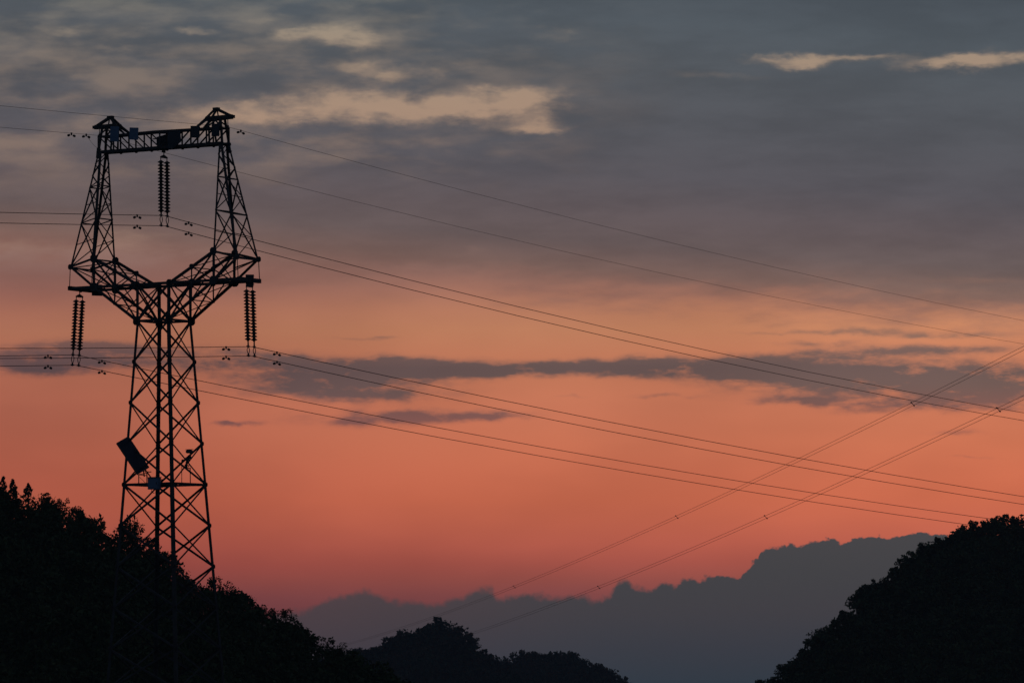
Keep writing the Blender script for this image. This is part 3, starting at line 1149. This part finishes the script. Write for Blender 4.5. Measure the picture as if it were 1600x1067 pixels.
# ------------------------------------------------------------------ terrain
LEFT = [(-2800, 1100), (-2200, 1010), (-1600, 800), (-1000, 600), (-700, 560), (-500, 565), (-300, 610), (-150, 680), (-60, 735), (0, 760), (30, 774), (56, 776), (77, 775), (93, 781), (105, 795), (119, 796), (140, 808), (158, 824),
        (173, 830), (200, 836), (227, 846), (241, 856), (254, 860), (266, 870), (280, 895), (290, 910), (304, 914), (318, 919), (336, 914), (350, 917), (367, 920),
        (385, 930), (399, 947), (413, 957), (434, 962), (455, 968), (472, 978), (483, 992), (500, 995), (521, 1002), (539, 1013), (570, 1030), (640, 1062),
        (720, 1082), (900, 1095)]
RIGHT = [(1080, 1085), (1150, 1074), (1180, 1067), (1195, 1062), (1209, 1058), (1215, 1046), (1229, 1037), (1246, 1030), (1254, 1012), (1269, 1000), (1278, 989),
         (1287, 977), (1312, 971), (1318, 955), (1330, 950), (1337, 934), (1347, 918), (1358, 913), (1370, 906), (1390, 902), (1398, 889), (1407, 878),
         (1425, 863), (1442, 850), (1459, 843), (1482, 836), (1499, 824), (1514, 818), (1528, 817), (1545, 812), (1563, 808), (1583, 808), (1600, 812),
         (1700, 822), (1850, 800), (2050, 830), (2300, 860), (2700, 950), (3200, 1040), (3800, 1100)]
MID = [(200, 1082), (400, 1060), (538, 1012), (558, 1007), (577, 1009), (597, 995), (620, 985), (636, 986), (650, 978), (662, 972), (681, 967), (704, 970), (714, 981),
       (730, 985), (740, 998), (756, 1011), (769, 1028), (790, 1045), (850, 1065), (950, 1082), (1100, 1092)]
MID2 = [(650, 1085), (740, 1050), (769, 1034), (782, 1030), (805, 1021), (828, 1017), (854, 1020), (870, 1017), (883, 1014), (899, 1022), (919, 1030), (935, 1038),
        (948, 1046), (967, 1056), (977, 1066), (1000, 1076), (1100, 1090)]


def interp(pts_, x):
    return float(np.interp(x, [p[0] for p in pts_], [p[1] for p in pts_]))


rs = np.random.RandomState(5)


class Hill:
    def __init__(s, sky, Yr, front, backw, canopy, floor):
        s.sky, s.Yr, s.front, s.backw, s.canopy, s.floor = sky, Yr, front, backw, canopy, floor
        s.p0, s.p1 = sky[0][0], sky[-1][0]
        # ridge height over world X
        s.xs = np.array([at(px, 500, Yr).x for px in np.linspace(s.p0, s.p1, 1200)])
        s.hs = np.array([at(px, interp(sky, px), Yr).z - canopy for px in np.linspace(s.p0, s.p1, 1200)])

    def ridge(s, X):
        return float(np.interp(X, s.xs, s.hs))

    def z(s, X, Y):
        h = s.ridge(X * s.Yr / Y * 1.0 if Y < s.Yr else X)
        d = Y - s.Yr
        if d <= 0:
            f = max(0.0, 1 + d / s.front)
            k = f ** 1.15
        else:
            f = max(0.0, 1 - d / s.backw)
            k = f * f * (3 - 2 * f)
        n = noise.noise(Vector((X * .03, Y * .03, s.Yr))) * 1.6 * min(1, abs(d) / 25)
        return s.floor + (h - s.floor) * k + (n - 1.0 * min(1, abs(d) / 25)) * (k > 0.02)

    def mesh(s, label_mat, n1=280, n2=46):
        X = np.linspace(s.xs[0], s.xs[-1], n1)
        Y = np.concatenate([np.linspace(s.Yr - s.front, s.Yr, n2), np.linspace(s.Yr, s.Yr + s.backw, 14)[1:]])
        m = MB()
        for y in Y:
            for x in X:
                xx = x * (y / s.Yr if y < s.Yr else 1.0)
                m.v.append((xx, float(y), s.z(xx, float(y))))
        for j in range(len(Y) - 1):
            for i in range(n1 - 1):
                a = j * n1 + i
                m.f.append((a, a + 1, a + n1 + 1, a + n1))
        o = m.build('hill', label_mat, None, True)
        o['kind'] = 'structure'
        return o


H_L = Hill(LEFT, 520.0, 190.0, 160.0, 2.6, -14.0)
H_R = Hill(RIGHT, 1000.0, 300.0, 300.0, 3.2, -20.0)
H_M = Hill(MID, 1950.0, 350.0, 500.0, 4.5, -30.0)
H_M2 = Hill(MID2, 2250.0, 350.0, 500.0, 4.0, -30.0)
for h in (H_L, H_R, H_M, H_M2):
    h.mesh(M_SOIL)

# the ground, one sheet to the horizon: level round the pylon, dropping into the valley beyond
m = MB()
ys = [-400, -60, 0, 60, 120, 180, 215, 225, 235, 260, 300, 360, 500, 800, 1200, 1800, 2600, 4000, 7000, 12000, 25000]
xs_ = [-9000, -3000, -1200, -500, -250, -120, -60, -35, -15, 0, 15, 35, 60, 120, 250, 500, 1200, 3000, 9000]
for y in ys:
    for x in xs_:
        k = min(1.0, max(0.0, (y - 245) / 250.0))
        zz = -1.70 - 30 * k * k * (3 - 2 * k) + (0 if y < 245 else noise.noise(Vector((x * .003, y * .003, 0))) * 2)
        m.v.append((x, y, zz))
for j in range(len(ys) - 1):
    for i in range(len(xs_) - 1):
        a = j * len(xs_) + i
        m.f.append((a, a + 1, a + len(xs_) + 1, a + len(xs_)))
gr = m.build('ground', M_GRASS)
gr['kind'] = 'structure'


# ------------------------------------------------------------------ woods
def crown_arrays(kind, nleaf, leaf, seed, height=1.0, width=1.0):
    """leaf-clump quads filling an uneven crown; base at z = 0"""
    r = np.random.RandomState(seed)
    if kind == 'cone':
        t = r.rand(nleaf) ** 1.5
        z = .08 + .92 * t
        rad = ((1 - t) ** .85) * (.35 + .65 * np.sqrt(r.rand(nleaf))) * .5
        tier = .75 + .25 * np.cos(z * 2 * math.pi * 7)
        a = r.rand(nleaf) * 6.283
        P = np.c_[rad * tier * np.cos(a) * width, rad * tier * np.sin(a) * width, z * height - rad * .15 * height]
    else:
        lobes = 9 + r.randint(5)
        lz = .34 + .54 * r.rand(lobes)
        sp = .80 - .55 * (lz - .34)
        lc = np.c_[(r.rand(lobes) - .5) * sp * width, (r.rand(lobes) - .5) * sp * width, lz * height]
        lr = (.10 + .13 * r.rand(lobes)) * (1.15 - .5 * (lz - .34))
        lc[0] = (0, 0, .5 * height)
        lr[0] = .27
        idx = r.randint(lobes, size=nleaf)
        v = r.normal(size=(nleaf, 3))
        v /= np.linalg.norm(v, axis=1)[:, None]
        rr = (.55 + .45 * r.rand(nleaf) ** .5 + .12 * r.normal(size=nleaf))[:, None]
        P = lc[idx] + v * rr * lr[idx][:, None] * np.array([width, width, height * .85])
    n = r.normal(size=(nleaf, 3))
    n /= np.linalg.norm(n, axis=1)[:, None]
    b = np.cross(n, r.normal(size=(nleaf, 3)))
    b /= np.linalg.norm(b, axis=1)[:, None]
    c = np.cross(n, b)
    s = leaf * (.6 + .8 * r.rand(nleaf))[:, None]
    q = np.stack([P - b * s, P - c * s * .55, P + b * s, P + c * s * .55], axis=1)
    return q.reshape(-1, 3)


def np_mesh(name, V, m, parent=None):
    n = len(V) // 4
    me = bpy.data.meshes.new(name)
    me.vertices.add(len(V))
    me.vertices.foreach_set('co', V.astype(np.float32).ravel())
    me.loops.add(len(V))
    me.loops.foreach_set('vertex_index', np.arange(len(V), dtype=np.int32))
    me.polygons.add(n)
    me.polygons.foreach_set('loop_start', np.arange(n, dtype=np.int32) * 4)
    me.update(calc_edges=True)
    me.materials.append(m)
    o = bpy.data.objects.new(name, me)
    C.objects.link(o)
    if parent:
        o.parent = parent
    return o


def forest(h, step, nleaf, leaf, hgt, wid, m, label, seed, depth):
    r = np.random.RandomState(seed)
    var = [crown_arrays('round', nleaf, leaf, seed * 10 + i, hgt, wid) for i in range(7)]
    out = []
    Y = h.Yr + 8
    while Y > h.Yr - depth:
        x0, x1 = h.xs[0] * Y / h.Yr, h.xs[-1] * Y / h.Yr
        x = x0
        while x < x1:
            xx = x + (r.rand() - .5) * step
            yy = Y + (r.rand() - .5) * step
            px = xx / yy * F_PX + 800
            if -420 < px < 2050:
                s = .75 + .5 * r.rand()
                if Y >= h.Yr - step:
                    s = .70 + .22 * r.rand()
                V = var[r.randint(7)] * s
                a = r.rand() * 6.283
                R2 = np.array([[math.cos(a), -math.sin(a), 0], [math.sin(a), math.cos(a), 0], [0, 0, 1]])
                out.append(V @ R2.T + np.array([xx, yy, h.z(xx, yy) - .25 * hgt]))
            x += step
        Y -= step * (1.0 if Y > h.Yr - 40 else 1.5)
    o = np_mesh('forest', np.concatenate(out), m)
    tag(o, label, 'forest', None, 'stuff')
    return o


forest(H_L, 2.6, 300, .20, 4.2, 3.8, M_LEAF, 'dark unbroken woodland covering the near hillside on the left', 3, 120)
forest(H_R, 3.6, 300, .32, 5.6, 5.6, M_LEAF, 'dark woodland covering the steep hill on the right', 4, 170)
forest(H_M, 5.2, 150, .62, 7.5, 7.5, M_LEAF_FAR, 'dark woodland on the distant peaked hill in the middle', 6, 110)
forest(H_M2, 5.6, 150, .66, 7.0, 7.5, M_LEAF_FAR, 'dark woodland on the low far ridge right of the peaked hill', 7, 90)

# single trees standing out along the ridges
VAR = {}


def tree(kind, vi, X, Y, zb, H, wd, label, group, rz):
    far = Y > 800
    key = (kind, vi, far)
    root = empty('conifer_tree' if kind == 'cone' else 'broadleaf_tree', (X, Y, zb), rz)
    root.scale = (wd, wd, H)
    tag(root, label, 'tree', group)
    if key not in VAR:
        rr = random.Random(hash(kind) % 97 + vi)
        rr = random.Random(31 * vi + (7 if kind == 'cone' else 3))
        V = crown_arrays(kind, 520 if kind == 'cone' else 620, .042 if kind == 'cone' else (.056 if far else .038), 50 + vi + 20 * far, 1.0, 1.0)
        cr = np_mesh('crown', V, M_NEEDLE if kind == 'cone' else M_LEAF, root)
        t = MB()
        t.tube([(0, 0, -.15), (.01, 0, .3), (0, .01, .7), (0, 0, .96 if kind == 'cone' else .8)], [.030, .024, .014, .004], 7)
        for k in range(9):
            a = k * 2.4
            z0 = .25 + .06 * k
            L_ = .3 - .02 * k if kind != 'cone' else .2 * (1 - z0)
            t.tube([(0, 0, z0), (math.cos(a) * L_ * .5, math.sin(a) * L_ * .5, z0 + .06), (math.cos(a) * L_, math.sin(a) * L_, z0 + .16)], [.010, .007, .003], 5)
        tr = t.build('trunk', M_BARK, root)
        VAR[key] = (cr, tr)
    else:
        for src in VAR[key]:
            c_ = src.copy()
            C.objects.link(c_)
            c_.parent = root
    return root


def ridge_tree(h, kind, px, top, Hm, wd, label, group, vi):
    Yd = h.Yr - 1.0
    p = at(px, top, Yd)
    return tree(kind, vi, p.x, Yd, p.z - Hm, Hm, wd, label, group, vi * 1.3 + px)


GL_ = 'conifers at the top of the left hillside'
ridge_tree(H_L, 'cone', -6, 740, 5.5, 4.6, 'conifer cut by the left edge of the picture on the hilltop', GL_, 0)
ridge_tree(H_L, 'cone', 5, 745, 5.0, 4.0, 'leftmost whole conifer on the left hilltop', GL_, 1)
ridge_tree(H_L, 'cone', 20, 749, 4.6, 4.2, 'second conifer from the left edge on the left hilltop', GL_, 2)
ridge_tree(H_L, 'cone', 44, 755, 4.4, 4.4, 'pointed conifer standing apart to the right of the hilltop conifers', GL_, 0)
GR_ = 'trees along the ridge of the left hillside'
lt = [(66, 768, 3.6, 3.2, 'round tree right of the conifers on the left hilltop'), (80, 769, 3.4, 3.4, 'tree at the shoulder where the left ridge starts to fall'),
      (94, 776, 3.2, 2.4, 'small tree just below the shoulder of the left ridge'), (114, 788, 3.2, 3.0, 'tree on the left ridge below the shoulder, wide and low'),
      (130, 797, 2.8, 2.4, 'small bush midway between the left hilltop and the left pylon leg'), (147, 806, 2.8, 2.4, 'tree on the slope left of the bushy tree at the pylon leg'),
      (158, 814, 2.6, 1.9, 'narrow sapling beside the bushy tree at the left pylon leg'),
      (191, 804, 4.2, 3.8, 'bushy tree over the left leg of the pylon'), (210, 812, 3.4, 3.0, 'right half crown leaning out of the bushy tree at the left pylon leg'),
      (228, 836, 2.6, 2.2, 'low bush between the left and middle legs of the pylon'), (250, 850, 2.6, 2.2, 'low tree behind the middle legs of the pylon'),
      (264, 858, 3.0, 2.2, 'upright little tree just right of the middle legs of the pylon'), (278, 884, 2.4, 1.8, 'small bush on the drop right of the middle pylon legs'),
      (302, 905, 2.6, 2.2, 'low bush in the dip left of the right pylon leg'), (318, 912, 2.4, 2.0, 'tiny bush touching the right pylon leg from the left'),
      (333, 897, 3.6, 2.7, 'spreading bush crossed by the right leg of the pylon'), (354, 908, 3.0, 2.6, 'tree just right of the right pylon leg'),
      (371, 914, 3.0, 2.6, 'second tree to the right of the right pylon leg'), (389, 924, 2.8, 2.4, 'tree where the slope steepens right of the pylon'),
      (404, 944, 2.4, 2.2, 'bush on the steep step of the ridge right of the pylon'), (424, 947, 2.8, 2.4, 'tree at the foot of the steep step right of the pylon'),
      (446, 947, 3.0, 2.2, 'tall thin tree on the ridge left of the cloud bank edge'), (462, 960, 2.8, 2.4, 'dense tree at the left end of the cloud bank'),
      (492, 989, 2.4, 2.4, 'low tree in front of the cloud bank, upper one of the last three'), (512, 993, 2.8, 2.6, 'middle one of the last three trees on the left ridge'),
      (531, 1003, 2.8, 2.4, 'last tree on the left ridge before the central hill')]
for i, (px, top, Hm, wd, lab) in enumerate(lt):
    ridge_tree(H_L, 'round', px, top, Hm, wd, lab, GR_, i % 6)
GQ = 'trees along the ridge of the right hill'
rt = [(1188, 1061, 'lowest tree of the right ridge at the bottom edge'), (1208, 1052, 'second tree up from the bottom edge on the right ridge'),
      (1222, 1035, 'tree at the first step above the bottom edge on the right ridge'), (1240, 1026, 'wide tree on the flat above the first step of the right ridge'),
      (1257, 1002, 'tree on the steep rise below the broad ledge of the right ridge'), (1282, 978, 'left tree on the broad ledge of the right ridge'),
      (1306, 967, 'right tree on the broad ledge of the right ridge'), (1322, 948, 'tree at the foot of the steepest rise of the right ridge'),
      (1338, 925, 'tree halfway up the steepest rise of the right ridge'), (1347, 911, 'thin tree sticking out left at the head of the steepest rise'),
      (1366, 901, 'left tree on the level part above the steepest rise'), (1382, 899, 'right tree on the level part above the steepest rise'),
      (1397, 885, 'tall tree poking into the grey cloud on the right ridge'), (1418, 864, 'tree on the smooth slope right of the tall poking tree'),
      (1442, 845, 'tree on the right ridge level with the top of the cloud bank'), (1464, 837, 'tree where the cloud bank meets the right ridge'),
      (1484, 831, 'tree just above where the cloud bank meets the right ridge'), (1504, 817, 'round tree where the lowest wires reach the right hill'),
      (1520, 812, 'tree just right of the lowest wires on the right hilltop'), (1543, 808, 'third tree from the right edge on the right hilltop'),
      (1565, 803, 'highest tree of the right hilltop'), (1588, 804, 'tree nearest the right edge on the right hilltop')]
for i, (px, top, lab) in enumerate(rt):
    Hm = 3.6 + (i * 37 % 10) * .12
    ridge_tree(H_R, 'round', px, top, Hm, 3.2 + (i * 53 % 10) * .12, lab, GQ, (i + 2) % 6)

# ------------------------------------------------------------------ evening haze in the valley
HAZE = True
if HAZE:
    m = MB()
    x0, x1, y0, y1, z0, z1 = -900, 900, -60, 3000, -45, 190
    m.poly([(x0, y0, z0), (x1, y0, z0), (x1, y1, z0), (x0, y1, z0), (x0, y0, z1), (x1, y0, z1), (x1, y1, z1), (x0, y1, z1)],
           [(3, 2, 1, 0), (4, 5, 6, 7), (0, 1, 5, 4), (1, 2, 6, 5), (2, 3, 7, 6), (3, 0, 4, 7)])
    hm = bpy.data.materials.new('evening_haze')
    hm.use_nodes = True
    hm.node_tree.nodes.clear()
    pv = hm.node_tree.nodes.new('ShaderNodeVolumePrincipled')
    pv.inputs['Color'].default_value = (.72, .82, .95, 1)
    pv.inputs['Density'].default_value = HAZE_D
    pv.inputs['Anisotropy'].default_value = .2
    ho = hm.node_tree.nodes.new('ShaderNodeOutputMaterial')
    hm.node_tree.links.new(pv.outputs[0], ho.inputs['Volume'])
    hz = m.build('haze', hm)
    hz['kind'] = 'stuff'
    hz['label'] = 'thin blue evening haze filling the valley'
